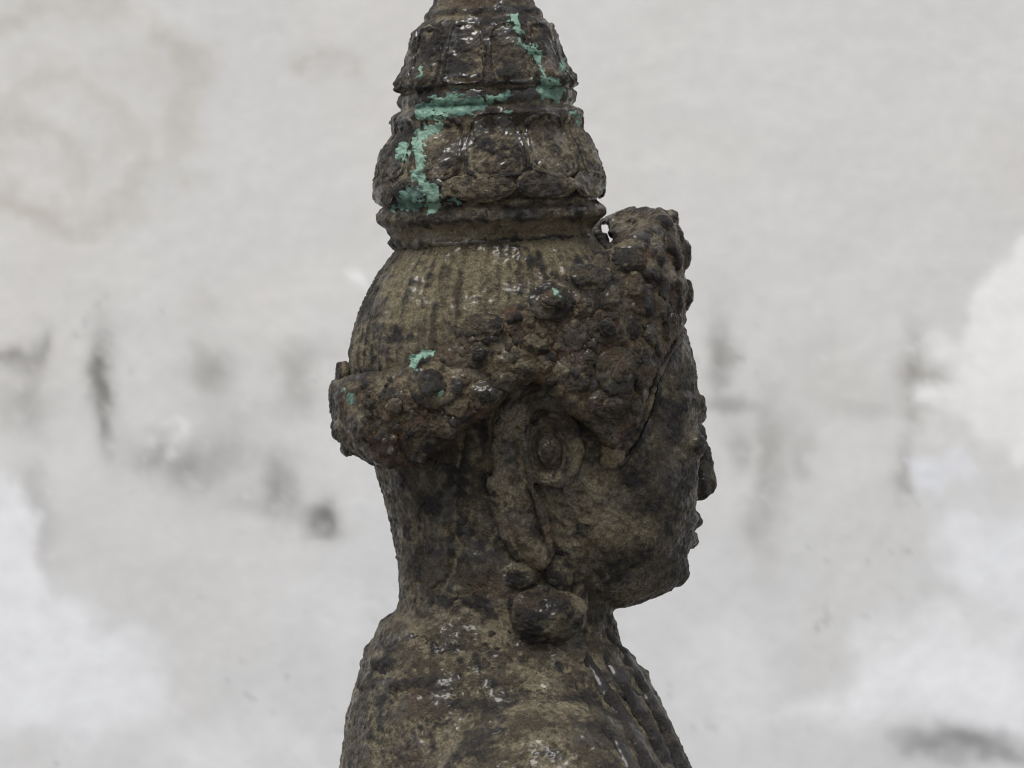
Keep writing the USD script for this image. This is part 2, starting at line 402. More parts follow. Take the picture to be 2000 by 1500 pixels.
# where the newer white coat is left on the plaster
for pts, cc, soft, amt in [([(2120, 400), (1990, 480), (1945, 540), (1890, 660), (1815, 770), (1790, 830), (1850, 850), (1930, 850), (2040, 890), (2150, 920)], (0.82, 0.82, 0.82), 22, .95),
                     ([(1770, 905), (1850, 890), (1935, 900), (1900, 965), (1800, 970)], (0.72, 0.74, 0.79), 22, .8),
                     ([(1840, 1010), (2040, 960), (2100, 1150), (2010, 1260), (1900, 1180), (1820, 1100)], (0.76, 0.775, 0.81), 45, .9),
                     ([(1700, 1260), (1860, 1210), (2010, 1280), (2060, 1400), (1960, 1440), (1800, 1420), (1560, 1400)], (0.79, 0.80, 0.83), 55, .9),
                     ([(-80, 1180), (60, 1130), (200, 1220), (290, 1290), (320, 1400), (150, 1440), (-60, 1420)], (0.77, 0.785, 0.82), 60, .9),
                     ([(-60, 930), (10, 950), (40, 1060), (110, 1150), (-60, 1150)], (0.78, 0.79, 0.82), 24, .95),
                     ([(1320, 1240), (1440, 1200), (1530, 1300), (1500, 1440), (1360, 1480)], (0.72, 0.73, 0.755), 60, .6),
                     ([(1800, 690), (1850, 685), (1890, 720), (1840, 730)], (0.78, 0.78, 0.79), 16, .7),
                     ([(330, 1430), (480, 1400), (620, 1440), (650, 1530), (350, 1530)], (0.72, 0.735, 0.76), 50, .6),
                     ([(310, 850), (345, 845), (350, 880), (320, 885)], (0.80, 0.80, 0.80), 14, .6),
                     ([(690, 535), (740, 530), (745, 560), (700, 560)], (0.82, 0.82, 0.82), 14, .8),
                     ([(600, 1180), (700, 1160), (720, 1290), (620, 1300)], (0.72, 0.73, 0.75), 40, .5)]:
    m = (poly_in(pts, soft) * amt * (0.75 + 0.35 * smooth01(n2(px, py, 110, 60), 0.3, 0.6)))
    m = clamp01(m)[:, None]
    col = col * (1 - m) + np.array(cc) * m
for cx, cy, rx, ry, k in [(1900, 1440, 85, 26, .6), (1810, 1460, 60, 30, .45), (1960, 1475, 50, 20, .45)]:
    col *= 1 - (k * np.exp(-((wx - cx - (wy - cy) * 1.2) / rx) ** 2 - ((wy - cy) / ry) ** 2))[:, None]
wall_v = wall_points(px, py, (n2(px, py, 200, 40) - 0.5) * 0.002)
wall = obj('plaster_wall', wall_v, wf, M_WALL, worldspace=True, tone=np.clip(col, 0, 0.9))
tag(wall, 'old white plaster wall with grey stains and flaked patches, out of focus behind the statue', 'wall')

# ---------------------------------------------------------------- the statue
statue = UsdGeom.Xform.Define(stage, '/World/bronze_statue').GetPrim()
tag(statue, 'weathered dark bronze bust in profile with tall tiered crown and green verdigris streaks', 'statue')

face = Loft([(560, 950, 1250, 150, 1100), (620, 950, 1318, 215, 1100), (660, 950, 1338, 235, 1100), (720, 950, 1354, 245, 1100), (790, 950, 1362, 246, 1100), (860, 940, 1360, 246, 1100), (930, 940, 1358, 244, 1095),
             (1000, 940, 1354, 232, 1090), (1060, 940, 1345, 212, 1085), (1100, 950, 1337, 190, 1085), (1135, 960, 1325, 160, 1085), (1160, 970, 1296, 128, 1080), (1178, 1000, 1255, 92, 1080), (1192, 1020, 1205, 50, 1080), (1200, 1040, 1140, 20, 1080)], 2.15)
neck = Loft([(820, 730, 1180, 215), (900, 736, 1185, 208), (960, 752, 1185, 200), (1050, 774, 1180, 196), (1120, 784, 1180, 196), (1180, 786, 1186, 200), (1240, 770, 1194, 214), (1300, 735, 1226, 250), (1360, 715, 1265, 300)], 2.1)
torso = Loft([(1195, 790, 1180, 170), (1215, 752, 1190, 200), (1260, 730, 1205, 235), (1310, 712, 1245, 290), (1390, 690, 1290, 350), (1500, 672, 1338, 380), (1650, 655, 1385, 400), (1900, 650, 1390, 410), (2250, 640, 1390, 420)], 2.25)

def body_sdf(p):
    q = p.copy(); q[..., 1] = -np.abs(q[..., 1])
    d = face(q)
    d = smin(d, ell(q, V(1010, 720, 0), (300, 245, 240)), 30)
    d = smin(d, neck(q), 22)
    d = smin(d, torso(q), 26)
    d = smin(d, ell(q, V(1060, 1620, -320), (245, 235, 232)), 30)
    # brow, eye, nose, lips, chin
    d = smin(d, chain(q, [V(1285, 815, -215), V(1330, 785, -165), V(1362, 790, -100), V(1366, 812, -50)], [9, 13, 14, 12], 10), 14)
    d = smin(d, ell(q, V(1352, 868, -112), (26, 44, 25)), 8)
    d = smin(d, chain(q, [V(1316, 872, -168), V(1358, 850, -125), V(1370, 858, -85)], [5, 8, 7], 5), 5)
    d = smin(d, chain(q, [V(1318, 880, -166), V(1354, 892, -125), V(1368, 886, -85)], [5, 7, 6], 5), 5)
    d = smin(d, chain(q, [V(1360, 840, 0), V(1371, 890, 0), V(1376, 945, 0)], [14, 17, 23], 10), 13)
    d = smin(d, ell(q, V(1368, 957, -24), (21, 18, 20)), 8)
    d = smin(d, chain(q, [V(1348, 1012, -64), V(1353, 1016, -24), V(1355, 1018, 0)], [8, 15, 16], 6), 15)
    d = smin(d, chain(q, [V(1342, 1052, -54), V(1348, 1056, -18), V(1350, 1058, 0)], [7, 13, 14], 6), 13)
    d = smin(d, ell(q, V(1318, 1115, 0), (26, 55, 30)), 14)
    # grooves: mouth corner, hair lappets behind the ear, neck crease
    d = smax(d, -chain(q, [V(1330, 1036, -92), V(1352, 1036, -50), V(1366, 1037, 0)], [3, 5, 6], 3), 5)
    return d

def march(f, pts):               # view rays -> first hit on the near side, statue frame
    pts = np.asarray(pts, float)
    dv = np.stack([pts[:, 0] - 1000, np.full(len(pts), DIST), 750 - pts[:, 1]], 1)
    dv /= np.linalg.norm(dv, axis=1, keepdims=True)
    t = np.full(len(pts), DIST - 800.0)
    for _ in range(90):
        d = f(to_stat(CAMP + dv * t[:, None]).astype(np.float32))
        t += np.clip(d, -20, 60) * 0.6
    return to_stat(CAMP + dv * t[:, None])

def grad(f, q, e=4.0):
    q = np.asarray(q, np.float32)
    g = np.stack([f(q + np.eye(3, dtype=np.float32)[k] * e) - f(q - np.eye(3, dtype=np.float32)[k] * e) for k in range(3)], -1)
    return g / np.maximum(np.linalg.norm(g, axis=-1, keepdims=True), 1e-9)

# grooves pressed into the near and far neck: laid out in elevation, cut where they fall on the body
GROOVES = [([(905, 850), (893, 920), (884, 990), (888, 1050), (893, 1085), (880, 1120), (858, 1150)], 9, 8),
           ([(955, 850), (948, 910), (958, 960)], 7, 5), ([(830, 950), (822, 1040), (830, 1120)], 4, 2.5), ([(790, 930), (800, 1000), (806, 1080)], 5, 2.5),
           ([(1000, 950), (1008, 1010), (1026, 1082)], 7, 12), ([(990, 770), (962, 815), (954, 880), (952, 930)], 9, 15), ([(1092, 950), (1090, 1020), (1102, 1080)], 7, 5)]
def groove_depth(v):
    ax, ay = near_px(v[:, 0], v[:, 1], v[:, 2])
    wob = (fbm(v / 30.0, 2, 77) - 0.5) * 12
    dep = np.zeros(len(v))
    for pts, w, dp in GROOVES:
        best = np.full(len(v), 1e9)
        for (x0, y0), (x1, y1) in zip(pts[:-1], pts[1:]):
            L = (x1 - x0) ** 2 + (y1 - y0) ** 2
            h = clamp01(((ax + wob - x0) * (x1 - x0) + (ay - y0) * (y1 - y0)) / L)
            best = np.minimum(best, np.hypot(ax + wob - x0 - h * (x1 - x0), ay - y0 - h * (y1 - y0)))
        dep = np.maximum(dep, dp * np.exp(-(best / w) ** 2) - 0.35 * dp * np.exp(-((best - 2.2 * w) / w) ** 2))
    return dep

v, f = surface_net(body_sdf, (-380, -580, -1505), (460, 580, 260), 3.4)
v = neigh_mean(v, f, 1)
ax_, ay_ = near_px(v[:, 0], v[:, 1], v[:, 2])
v = v - normals(v, f) * groove_depth(v)[:, None]
# long drapery folds on the lower body
fold = np.sin((ax_ * 0.6 + ay_ * 0.35) / 17.0 + 5 * fbm(v / 150.0, 2, 4)) * smooth01(ay_, 1560, 1700) * 8
v = v + normals(v, f) * fold[:, None]
v = crust(v, f, 2.0, 4.0, 1, 13.0)
tn = tones(v, f, 0.36, 0.34, 0.16, 11)
ax_, ay_ = near_px(v[:, 0], v[:, 1], v[:, 2])
def spot(x, y, rx, ry):
    return np.exp(-(((ax_ - x) / rx) ** 2 + ((ay_ - y) / ry) ** 2))
tn[:, 0] += 0.34 * spot(1180, 1000, 120, 110) + 0.25 * spot(985, 1215, 40, 40) + 0.15 * spot(1000, 1060, 60, 120) - 0.25 * smooth01(ax_, 1255, 1320) + 0.1 * spot(1050, 1460, 200, 60)
tn[:, 1] += -0.2 * spot(1180, 1000, 110, 100) + 0.2 * smooth01(ax_, 1280, 1340) + 0.35 * spot(1255, 930, 38, 45) + 0.18 * spot(1200, 1130, 90, 60) + 0.35 * spot(945, 985, 36, 32) + 0.2 * spot(840, 1000, 40, 100)
tn[:, 2] += 0.6 * spot(955, 1140, 40, 30) + 0.25 * spot(920, 900, 60, 60) + 0.2 * spot(1060, 1420, 90, 40)
BODY = (v, f)
body = obj('body', v, f, M_BODY, statue, np.clip(tn, 0, 1))

# ---- hair dome
hair_l = Loft([(440, 800, 1150, 170), (470, 786, 1160, 184), (500, 772, 1188, 212), (540, 742, 1232, 240), (600, 712, 1272, 266), (650, 696, 1290, 278), (700, 689, 1298, 282), (730, 692, 1290, 270), (760, 720, 1250, 225), (790, 760, 1200, 160)], 2.05)
def hair_sdf(p):
    return hair_l(p)
v, f = surface_net(hair_sdf, (-360, -330, -110), (360, 330, 330), 4.0)
v = neigh_mean(v, f, 1)
n = normals(v, f)
ang = np.arctan2(v[:, 1] / 1.0, v[:, 0] + 35)
st = fbm(np.stack([ang * 26, v[:, 2] / 170.0, np.zeros(len(v))], -1), 3, 21) - 0.5
comb = np.sin(ang * 70 + 4 * noise(np.stack([ang * 5, v[:, 2] / 90, v[:, 0] * 0], -1), 5)) * 1.1
v = v + n * ((st * 10 + comb))[:, None] * smooth01(300 - v[:, 2], 20, 70)[:, None]
v = crust(v, f, 1.6, 2.5, 5, 12.0)
tn = tones(v, f, 0.62, 0.24, 0.10, 31)
ax_, ay_ = near_px(v[:, 0], v[:, 1], v[:, 2])
streak = fbm(np.stack([ang * 22, v[:, 2] / 110.0, np.zeros(len(v))], -1), 3, 22) - 0.5
tn[:, 1] += streak * 0.4 + 0.3 * smooth01(780 - ax_, 0, 60)
tn[:, 0] += -streak * 0.6 + 0.05
tn[:, 2] += 0.3 * spot(980, 590, 50, 40) + 0.15 * spot(760, 620, 40, 80)
HAIR = (v, f)
hair = obj('hair', v, f, M_HAIR, statue, np.clip(tn, 0, 1))

# ---- crown: a turned body of tiers with petals, scrolls and rings
CO = V(960, 470, 0)
tilt = math.radians(3.0)
ROLL = math.radians(5.0)          # the crown leans a little towards the near shoulder
CX = np.array([math.cos(tilt), 0, math.sin(tilt)])
CY = np.array([0, math.cos(ROLL), math.sin(ROLL)])
CU = np.cross(CX, CY); CU /= np.linalg.norm(CU)
prof = np.array([(-172, 1), (-168, 14), (-150, 26), (-120, 44), (-70, 68), (-30, 82), (0, 92), (18, 98), (26, 103), (32, 111), (45, 114), (52, 122), (60, 131), (75, 137), (100, 142), (130, 150), (150, 159), (165, 169), (174, 171),
                 (181, 165), (188, 170), (198, 173), (206, 171), (213, 166), (220, 176), (228, 184), (245, 182), (257, 180), (265, 184), (290, 200), (317, 211), (340, 218), (367, 221), (384, 217), (391, 207), (398, 206), (405, 213), (414, 222), (425, 221), (434, 211),
                 (441, 203), (449, 198), (456, 193), (462, 196), (467, 200), (473, 197), (481, 188), (500, 178), (530, 172)], float)
ph, pr = (470 - prof[:, 0])[::-1], prof[:, 1][::-1]
RAD = PchipInterpolator(ph, pr)
def crown_point(h, th, r):
    h, th, r = np.broadcast_arrays(np.asarray(h, float), np.asarray(th, float), np.asarray(r, float))
    return CO + h[..., None] * CU + (r * np.cos(th))[..., None] * CX + (r * np.sin(th))[..., None] * CY
def tube_grid(nu, nv, wrap):
    i = np.arange(nu * nv).reshape(nu, nv)
    j = np.roll(i, -1, 1) if wrap else i
    a, b, c, d = (i[:-1], j[:-1], j[1:], i[1:]) if wrap else (i[:-1, :-1], i[:-1, 1:], i[1:, 1:], i[1:, :-1])
    return np.vstack([np.stack([a, b, c], -1).reshape(-1, 3), np.stack([a, c, d], -1).reshape(-1, 3)])
def th_at(px, r, c=960):         # angle round the axis of a mark on the near side standing at px
    return -math.pi / 2 + math.asin(max(-1, min(1, (px - c) / r))) - A

hs = np.linspace(ph[0], ph[-1], 230)
ths = np.linspace(0, 2 * math.pi, 420, endpoint=False)
H, T = np.meshgrid(hs, ths, indexing='ij')
R = RAD(H)
pyy = 470 - H
lump = (fbm(np.stack([np.cos(T) * 4, np.sin(T) * 4, H / 40], -1), 3, 8) - 0.5)
R = R + lump * 9 + np.where((pyy > 176) & (pyy < 210), np.sin(T * 3 + 1) * 2, 0)
R = np.maximum(R, 0.5)
v = crown_point(H, T, R).reshape(-1, 3)
f = tube_grid(230, 420, True)
v = crust(v, f, 1.7, 2.0, 41, 12.0)
tn = tones(v, f, 0.42, 0.42, 0.2, 41, 1.2)
Hf = 470 - H.ravel()
tn[:, 0] += 0.25 * np.exp(-((Hf - 418) / 14) ** 2) + 0.15 * np.exp(-((Hf - 455) / 14) ** 2) + 0.25 * np.exp(-((Hf - 178) / 8) ** 2)
tn[:, 1] += -0.25 * np.exp(-((Hf - 418) / 14) ** 2) + 0.4 * np.exp(-((Hf - 393) / 9) ** 2) + 0.2 * smooth01(150 - Hf, 0, 60)
tn[:, 2] += 0.3 * smooth01(40 - Hf, 0, 20)
CROWN = [(v, f)]
crown = obj('crown', v, f, M_CROWN, statue, np.clip(tn, 0, 1))

def petal(th0, half, h0, h1, raise_, seed, boss=True, dark=0.45, dirt=0.38, red=0.2):
    nu, nv = 56, 60
    u, w = np.meshgrid(np.linspace(-1, 1, nu), np.linspace(0, 1, nv), indexing='xy')     # rows: height
    rim = 1 - 0.16 * smooth01(w, 0.55, 1.0) - 0.06 * smooth01(0.25 - w, 0, 0.25)
    e = np.maximum(np.abs(u) / rim, np.abs(w - 0.5) * 2 * (1 + 0.08 * u ** 2))
    e = ((np.abs(u) / rim) ** 7 + (np.abs(w - 0.5) * 2 * (0.95 + 0.10 * u ** 2)) ** 7) ** (1 / 7)
    wob = (fbm(np.stack([u * 2 + seed, w * 2, u * 0 + seed * .3], -1), 3, seed) - 0.5) * 0.22
    e = e + wob
    plate = smooth01(1.02 - e, 0, 0.14)
    frame = np.exp(-((e - 0.89) / 0.05) ** 2) * 1.1 - np.exp(-((e - 0.79) / 0.05) ** 2) * 3.2
    field = (1 - smooth01(e, 0.0, 0.75)) * 4.5
    hgt = plate * raise_ + frame + field - 9 * (1 - smooth01(1.04 - e, 0, 0.08)) - 3
    if boss:
        hgt = hgt + np.exp(-((u / 0.62) ** 2 + ((w - 0.2) / 0.16) ** 2)) * 9
    h = h0 + (h1 - h0) * w
    v = crown_point(h, th0 + half * u, RAD(h) + hgt).reshape(-1, 3)
    f = tube_grid(nv, nu, False)
    keep = (e.ravel()[f] < 1.06).any(1)
    f = f[keep]
    used, inv = np.unique(f, return_inverse=True)
    v, f = v[used], inv.reshape(-1, 3)
    v = crust(v, f, 1.9, 3.5, seed, 11.0)
    tn = tones(v, f, dirt, dark, red, seed + 3, 1.1)
    ee = e.ravel()[used]
    tn[:, 0] += 0.75 * smooth01(ee, 0.9, 0.97) + 0.3 * np.exp(-((ee - 0.75) / 0.05) ** 2)
    tn[:, 1] -= 0.7 * smooth01(ee, 0.9, 0.97) + 0.2 * np.exp(-((ee - 0.75) / 0.05) ** 2)
    CROWN.append((v, f))
    return obj('crown_petal', v, f, M_CROWN, crown, np.clip(tn, 0, 1))

NP = 11
sp = 2 * math.pi / NP
t1 = th_at(977, 200, 962)
for i in range(NP):
    petal(t1 + i * sp, sp * 0.485, 470 - 352, 470 - 229, 7, 100 + i, False, dark=(0.78, 0.34, 0.3)[i % 3], dirt=(0.2, 0.5, 0.62)[i % 3])
t2 = th_at(907, 152, 944)
for i in range(NP):
    petal(t2 + i * sp, sp * 0.485, 470 - 180, 470 - 58, 7, 200 + i, True, dark=0.66, dirt=(0.3, 0.25, 0.4)[i % 3], red=0.28)

def blob(name, c, nrm, up, rx, ry, rz, mat, parent, dirt=0.35, dark=0.5, red=0.2, seed=1, sub=4, ring=False, store=None, dent=0.0, label=None, rough=1.0):
    m = trimesh.creation.icosphere(sub, 1.0)
    s, f = np.array(m.vertices), np.array(m.faces)
    nrm = np.asarray(nrm, float); nrm = nrm / np.linalg.norm(nrm)
    up = np.asarray(up, float); up = up - nrm * (up @ nrm); up /= np.linalg.norm(up)
    side = np.cross(up, nrm)
    a = np.hypot(s[:, 0], s[:, 1])
    k = np.ones(len(s))
    rz = rz * (0.75 if name == 'diadem_boss' else 1.0)
    if ring:                    # a rosette: knob in a raised ring
        k = k + np.where(s[:, 2] > 0, -0.13 * np.exp(-((a - 0.62) / 0.10) ** 2) + 0.04 * np.exp(-((a - 0.85) / 0.1) ** 2), 0)
    if dent:
        k = k - np.where(s[:, 2] > 0, dent * np.exp(-(a / 0.45) ** 2), 0)
    k = k + (fbm(s * 1.2 + seed * 3.1, 4, seed) - 0.5) * 0.75 * rough
    q = s * k[:, None]
    v = np.asarray(c) + q[:, :1] * rx * side + q[:, 1:2] * ry * up + q[:, 2:] * rz * nrm
    v = crust(v, f, 1.6 * rough, 1.0, seed + 5, 10.0)
    tn = tones(v, f, dirt, dark, red, seed + 9)
    skirt = np.exp(-((s[:, 2] - 0.12) / 0.2) ** 2)
    tn[:, 0] += 0.5 * skirt
    tn[:, 1] -= 0.4 * skirt
    if store is not None:
        store.append((v, f))
    return obj(name, v, f, mat, parent, np.clip(tn, 0, 1), label)

# scrolls below the lower petals
t3 = th_at(945, 218, 958)
for i in range(NP):
    th = t3 + i * sp
    h = 470 - 366
    c = crown_point(h, th, RAD(h) - 4)
    nrm = math.cos(th) * CX + math.sin(th) * CY
    blob('crown_scroll', c, nrm, CU, 62, 26, 9, M_CROWN, crown, 0.34, 0.5, 0.25, 300 + i, 4, store=CROWN, rough=0.8)

# ---- diadem
outer = Loft([(380, 780, 1326, 180, 1010), (420, 740, 1306, 215, 1010), (470, 716, 1322, 250, 1010), (520, 690, 1326, 276, 1010), (570, 672, 1330, 294, 1010), (610, 664, 1328, 302, 1010), (640, 660, 1326, 306, 1010), (700, 655, 1346, 304, 1010),
              (760, 654, 1352, 302, 1010), (820, 660, 1354, 298, 1010), (870, 674, 1350, 290, 1010), (910, 690, 1340, 280, 1010), (960, 720, 1320, 262, 1010)], 2.15)
low_x = [600, 655, 690, 740, 800, 850, 900, 960, 1000, 1040, 1075, 1110, 1150, 1185, 1215, 1240, 1272, 1300, 1345, 1420]
low_y = [850, 862, 884, 906, 906, 882, 842, 795, 762, 738, 762, 800, 828, 868, 880, 842, 752, 694, 640, 610]
top_x = [600, 655, 690, 750, 800, 850, 900, 940, 1000, 1070, 1130, 1180, 1225, 1262, 1290, 1320, 1345, 1420]
top_y = [745, 745, 738, 728, 706, 690, 662, 622, 600, 560, 528, 502, 478, 448, 424, 424, 452, 480]
LOW, TOP = PchipInterpolator(low_x, low_y), PchipInterpolator(top_x, top_y)
SLIT = [V(1180, 446, -160), V(1181, 448, 320), V(1193, 470, 320), V(1192, 468, -160)]
def diadem_sdf(p):
    s, t, z = p[..., 0], p[..., 1], p[..., 2]
    d = outer(p)
    ax, ay = near_px(s, t, z)
    ax = np.clip(ax, 600, 1420)
    bulge = 12 * np.exp(-((ax - 790) / 130.0) ** 2 - ((ay - 815) / 75.0) ** 2)
    d = d - bulge
    far = smooth01(t, -170, 170) * 62 * smooth01(ax, 1110, 1190) * (1 - 0.85 * smooth01(ax, 1255, 1320))
    up = ay - LOW(ax)
    dn = (TOP(ax) - far) - ay
    e = smax(d, smax(up, dn, 14) * 0.75, 24)
    e = smax(e, -chain(p, SLIT, [11, 15, 15, 11], 4), 3) if len(p) else e
    return e
v, f = surface_net(diadem_sdf, (-400, -350, -240), (400, 350, 380), 4.0)
v = neigh_mean(v, f, 2)
n = normals(v, f)
v = v + n * ((fbm(v / 48.0, 2, 61) - 0.5) * 15 + np.abs(fbm(v / 20.0, 2, 62) - 0.5) * 12)[:, None]
v = crust(v, f, 2.4, 2.0, 63, 11.0)
tn = tones(v, f, 0.42, 0.22, 0.46, 63, 1.2)
ax_, ay_ = near_px(v[:, 0], v[:, 1], v[:, 2])
tn[:, 1] += 0.25 * spot(760, 860, 110, 60)
tn[:, 2] += 0.2 * spot(800, 870, 110, 50) + 0.2 * spot(1090, 660, 100, 60)
tn[:, 0] += 0.25 * spot(1240, 780, 40, 90)
DIADEM = [(v, f)]
diadem = obj('diadem', v, f, M_DIADEM, statue, np.clip(tn, 0, 1))

def mirror(q):
    return q * np.array([1, -1, 1])
# bosses: px, py, half width, half height, height, dark, red, dirt, rosette
BOSS = [(1075, 590, 45, 36, 26, .70, .1, .25, 1), (940, 636, 42, 26, 18, .62, .15, .35, 0), (937, 692, 30, 28, 22, .55, .45, .3, 1), (846, 750, 54, 50, 26, .40, .35, .35, 1), (1152, 540, 42, 26, 18, .66, .15, .25, 0),
        (1222, 508, 36, 24, 16, .68, .1, .25, 0), (1206, 722, 44, 52, 26, .42, .45, .35, 1), (1180, 640, 34, 32, 18, .45, .5, .3, 1), (1192, 790, 46, 30, 22, .62, .2, .3, 1), (1125, 655, 30, 26, 12, .35, .4, .45, 0),
        (948, 768, 30, 22, 18, .62, .3, .3, 0), (775, 795, 38, 34, 16, .45, .35, .35, 1), (1065, 712, 22, 20, 14, .25, .3, .6, 0), (1097, 722, 18, 17, 14, .2, .2, .65, 0), (892, 792, 24, 22, 16, .25, .2, .6, 0),
        (862, 832, 28, 22, 16, .25, .3, .55, 0), (822, 838, 24, 17, 12, .25, .3, .5, 0), (1010, 655, 22, 20, 12, .35, .5, .4, 0), (1045, 668, 30, 20, 12, .3, .45, .5, 0), (995, 700, 20, 18, 12, .35, .4, .5, 0),
        (1020, 722, 24, 15, 12, .3, .55, .45, 0), (1150, 700, 20, 18, 12, .35, .5, .4, 0), (1130, 750, 24, 18, 14, .35, .5, .4, 0), (1085, 765, 20, 14, 10, .4, .4, .4, 0), (985, 745, 24, 18, 14, .2, .2, .65, 0), (900, 735, 20, 18, 12, .4, .3, .4, 0),
        (1240, 560, 26, 30, 16, .55, .25, .35, 0), (1195, 580, 26, 24, 12, .45, .45, .35, 0), (1140, 600, 22, 20, 10, .4, .45, .4, 0), (1275, 530, 22, 30, 16, .58, .25, .3, 0), (1280, 476, 22, 26, 15, .6, .25, .3, 0),
        (708, 838, 26, 24, 12, .45, .35, .3, 0), (722, 786, 22, 20, 12, .5, .3, .35, 0), (760, 880, 24, 14, 10, .4, .45, .35, 0), (1236, 640, 18, 24, 12, .5, .35, .35, 0)]
EDGE = [(1312, 436, 17, 19, 15), (1322, 480, 15, 22, 15), (1334, 505, 13, 24, 15), (1300, 500, 14, 24, 14), (1310, 560, 13, 26, 14), (1336, 566, 12, 26, 14), (1338, 592, 11, 22, 12), (1262, 598, 18, 24, 15), (1288, 604, 14, 24, 14),
        (1314, 606, 11, 20, 12), (1328, 626, 10, 16, 12), (1268, 655, 15, 23, 13), (1298, 642, 11, 23, 12), (1258, 700, 11, 20, 11), (1248, 745, 11, 18, 10), (1240, 792, 13, 17, 11), (1282, 680, 9, 16, 9), (1226, 690, 11, 14, 9)]
hits = march(diadem_sdf, [(b[0], b[1]) for b in BOSS])
gr = grad(diadem_sdf, hits, 14.0)
for i, b in enumerate(BOSS):
    for side in (0, 1):
        c, nn = (hits[i], gr[i]) if side == 0 else (mirror(hits[i]), mirror(gr[i]))
        if side == 1 and b[0] < 1190:
            continue            # the far side behind the head is out of sight
        blob('diadem_boss', c - nn * 2, nn, (0, 0, 1), b[2] * 0.95, b[3] * 0.95, b[4], M_DIADEM, diadem, b[7], b[5], b[6], 400 + i + 50 * side, 4, ring=bool(b[8]), store=DIADEM if side == 0 else None)
        if b[8] and side == 0:
            blob('diadem_boss', c + nn * b[4] * 0.6, nn, (0, 0, 1), b[2] * 0.46, b[3] * 0.46, b[4] * 0.6, M_DIADEM, diadem, 0.25, 0.55, 0.35, 470 + i, 3, store=DIADEM)
EDGE = [(b[0] - (16 if b[0] > 1290 and b[1] < 640 else 0),) + b[1:] for b in EDGE]
hits = march(diadem_sdf, [(b[0], b[1]) for b in EDGE])
seated = np.abs(diadem_sdf(hits.astype(np.float32))) < 12
gr = grad(diadem_sdf, hits, 14.0)
for i, b in enumerate(EDGE):
    for side in ((0, 1) if seated[i] else ()):
        c, nn = (hits[i], gr[i]) if side == 0 else (mirror(hits[i]), mirror(gr[i]))
        blob('diadem_bead', c, nn, (0, 0, 1), b[2], b[3], b[4], M_DIADEM, diadem, 0.2, 0.68, 0.18, 520 + i + 40 * side, 3, store=DIADEM if side == 0 else None, rough=0.6)
# beads that ride the crest of the front and the back of the band, on the centre plane
for i, (x, y, rx, ry, t) in enumerate([(1306, 428, 22, 20, 0), (1330, 502, 22, 33, -10), (1333, 578, 22, 33, -10), (1322, 624, 20, 18, -10), (1286, 420, 20, 14, 60), (1316, 462, 22, 26, -50), (1322, 545, 18, 26, -80), (672, 728, 16, 22, 30), (660, 775, 14, 26, 0), (664, 835, 14, 28, 0),
                                      (1262, 432, 22, 14, 150), (1225, 434, 20, 14, 190), (684, 870, 14, 20, 0)]):
    blob('diadem_bead', V(x - 2, y, t), (1 if x > 1000 else -1, -0.1, 0), (0, 0, 1), 26, ry, rx, M_DIADEM, diadem, 0.25, 0.6, 0.2, 600 + i, 4, store=DIADEM, rough=0.8)

def tube(name, pts, rad, mat, parent, f_sdf=None, lift=0.0, dirt=0.4, dark=0.4, red=0.2, seed=1, flat=1.0, store=None, both=True, ns=14, rough=1.0, mats=None):
    pts = np.asarray(pts, float)
    tt = np.concatenate([[0], np.cumsum(np.linalg.norm(np.diff(pts[:, :2], axis=0), axis=1))])
    k = np.linspace(0, tt[-1], max(8, int(tt[-1] / 5)))
    xy = np.stack([PchipInterpolator(tt, pts[:, 0])(k), PchipInterpolator(tt, pts[:, 1])(k)], 1)
    r = np.interp(k, tt, np.broadcast_to(rad, len(pts)))
    c = march(f_sdf, xy)
    nn = grad(f_sdf, c, 10.0)
    for ax in range(3):
        c[:, ax] = np.convolve(np.pad(c[:, ax], 3, 'edge'), np.ones(7) / 7, 'valid')
    c = c + nn * lift
    tg = np.gradient(c, axis=0); tg /= np.linalg.norm(tg, axis=1, keepdims=True)
    b = np.cross(nn, tg); b /= np.linalg.norm(b, axis=1, keepdims=True)
    nn = np.cross(tg, b)
    ends = np.sqrt(np.clip(1 - (np.abs(np.linspace(-1, 1, len(k))) ** 14), 0.02, 1))
    a = np.linspace(0, 2 * math.pi, ns, endpoint=False)
    wv = 1 + (noise(np.stack([k / 22.0, k * 0 + seed, k * 0], -1), seed) - 0.5) * 0.4 * rough
    rr = (r * ends * wv)[:, None]
    v = c[:, None] + (np.cos(a)[None] * rr)[..., None] * b[:, None] + (np.sin(a)[None] * rr * flat)[..., None] * nn[:, None]
    v = v.reshape(-1, 3)
    f = tube_grid(len(k), ns, True)
    v2 = np.vstack([v, c[:1], c[-1:]])
    i0, i1 = len(v), len(v) + 1
    ring0, ring1 = np.arange(ns), np.arange(ns) + (len(k) - 1) * ns
    f = np.vstack([f, np.stack([np.full(ns, i0), np.roll(ring0, -1), ring0], 1), np.stack([np.full(ns, i1), ring1, np.roll(ring1, -1)], 1)])
    vol = np.einsum('ij,ij->i', v2[f[:, 0]], np.cross(v2[f[:, 1]], v2[f[:, 2]])).sum()
    if vol < 0:
        f = f[:, ::-1]
    v2 = crust(v2, f, 1.3 * rough, 1.2, seed, 11.0)
    tn = np.clip(tones(v2, f, dirt, dark, red, seed + 2), 0, 1)
    if store is not None:
        store.append((v2, f))
    out = [obj(name, v2, f, mat, parent, tn)]
    if both:
        out.append(obj(name, mirror(v2), f[:, ::-1], mat, parent, tn))
    return out

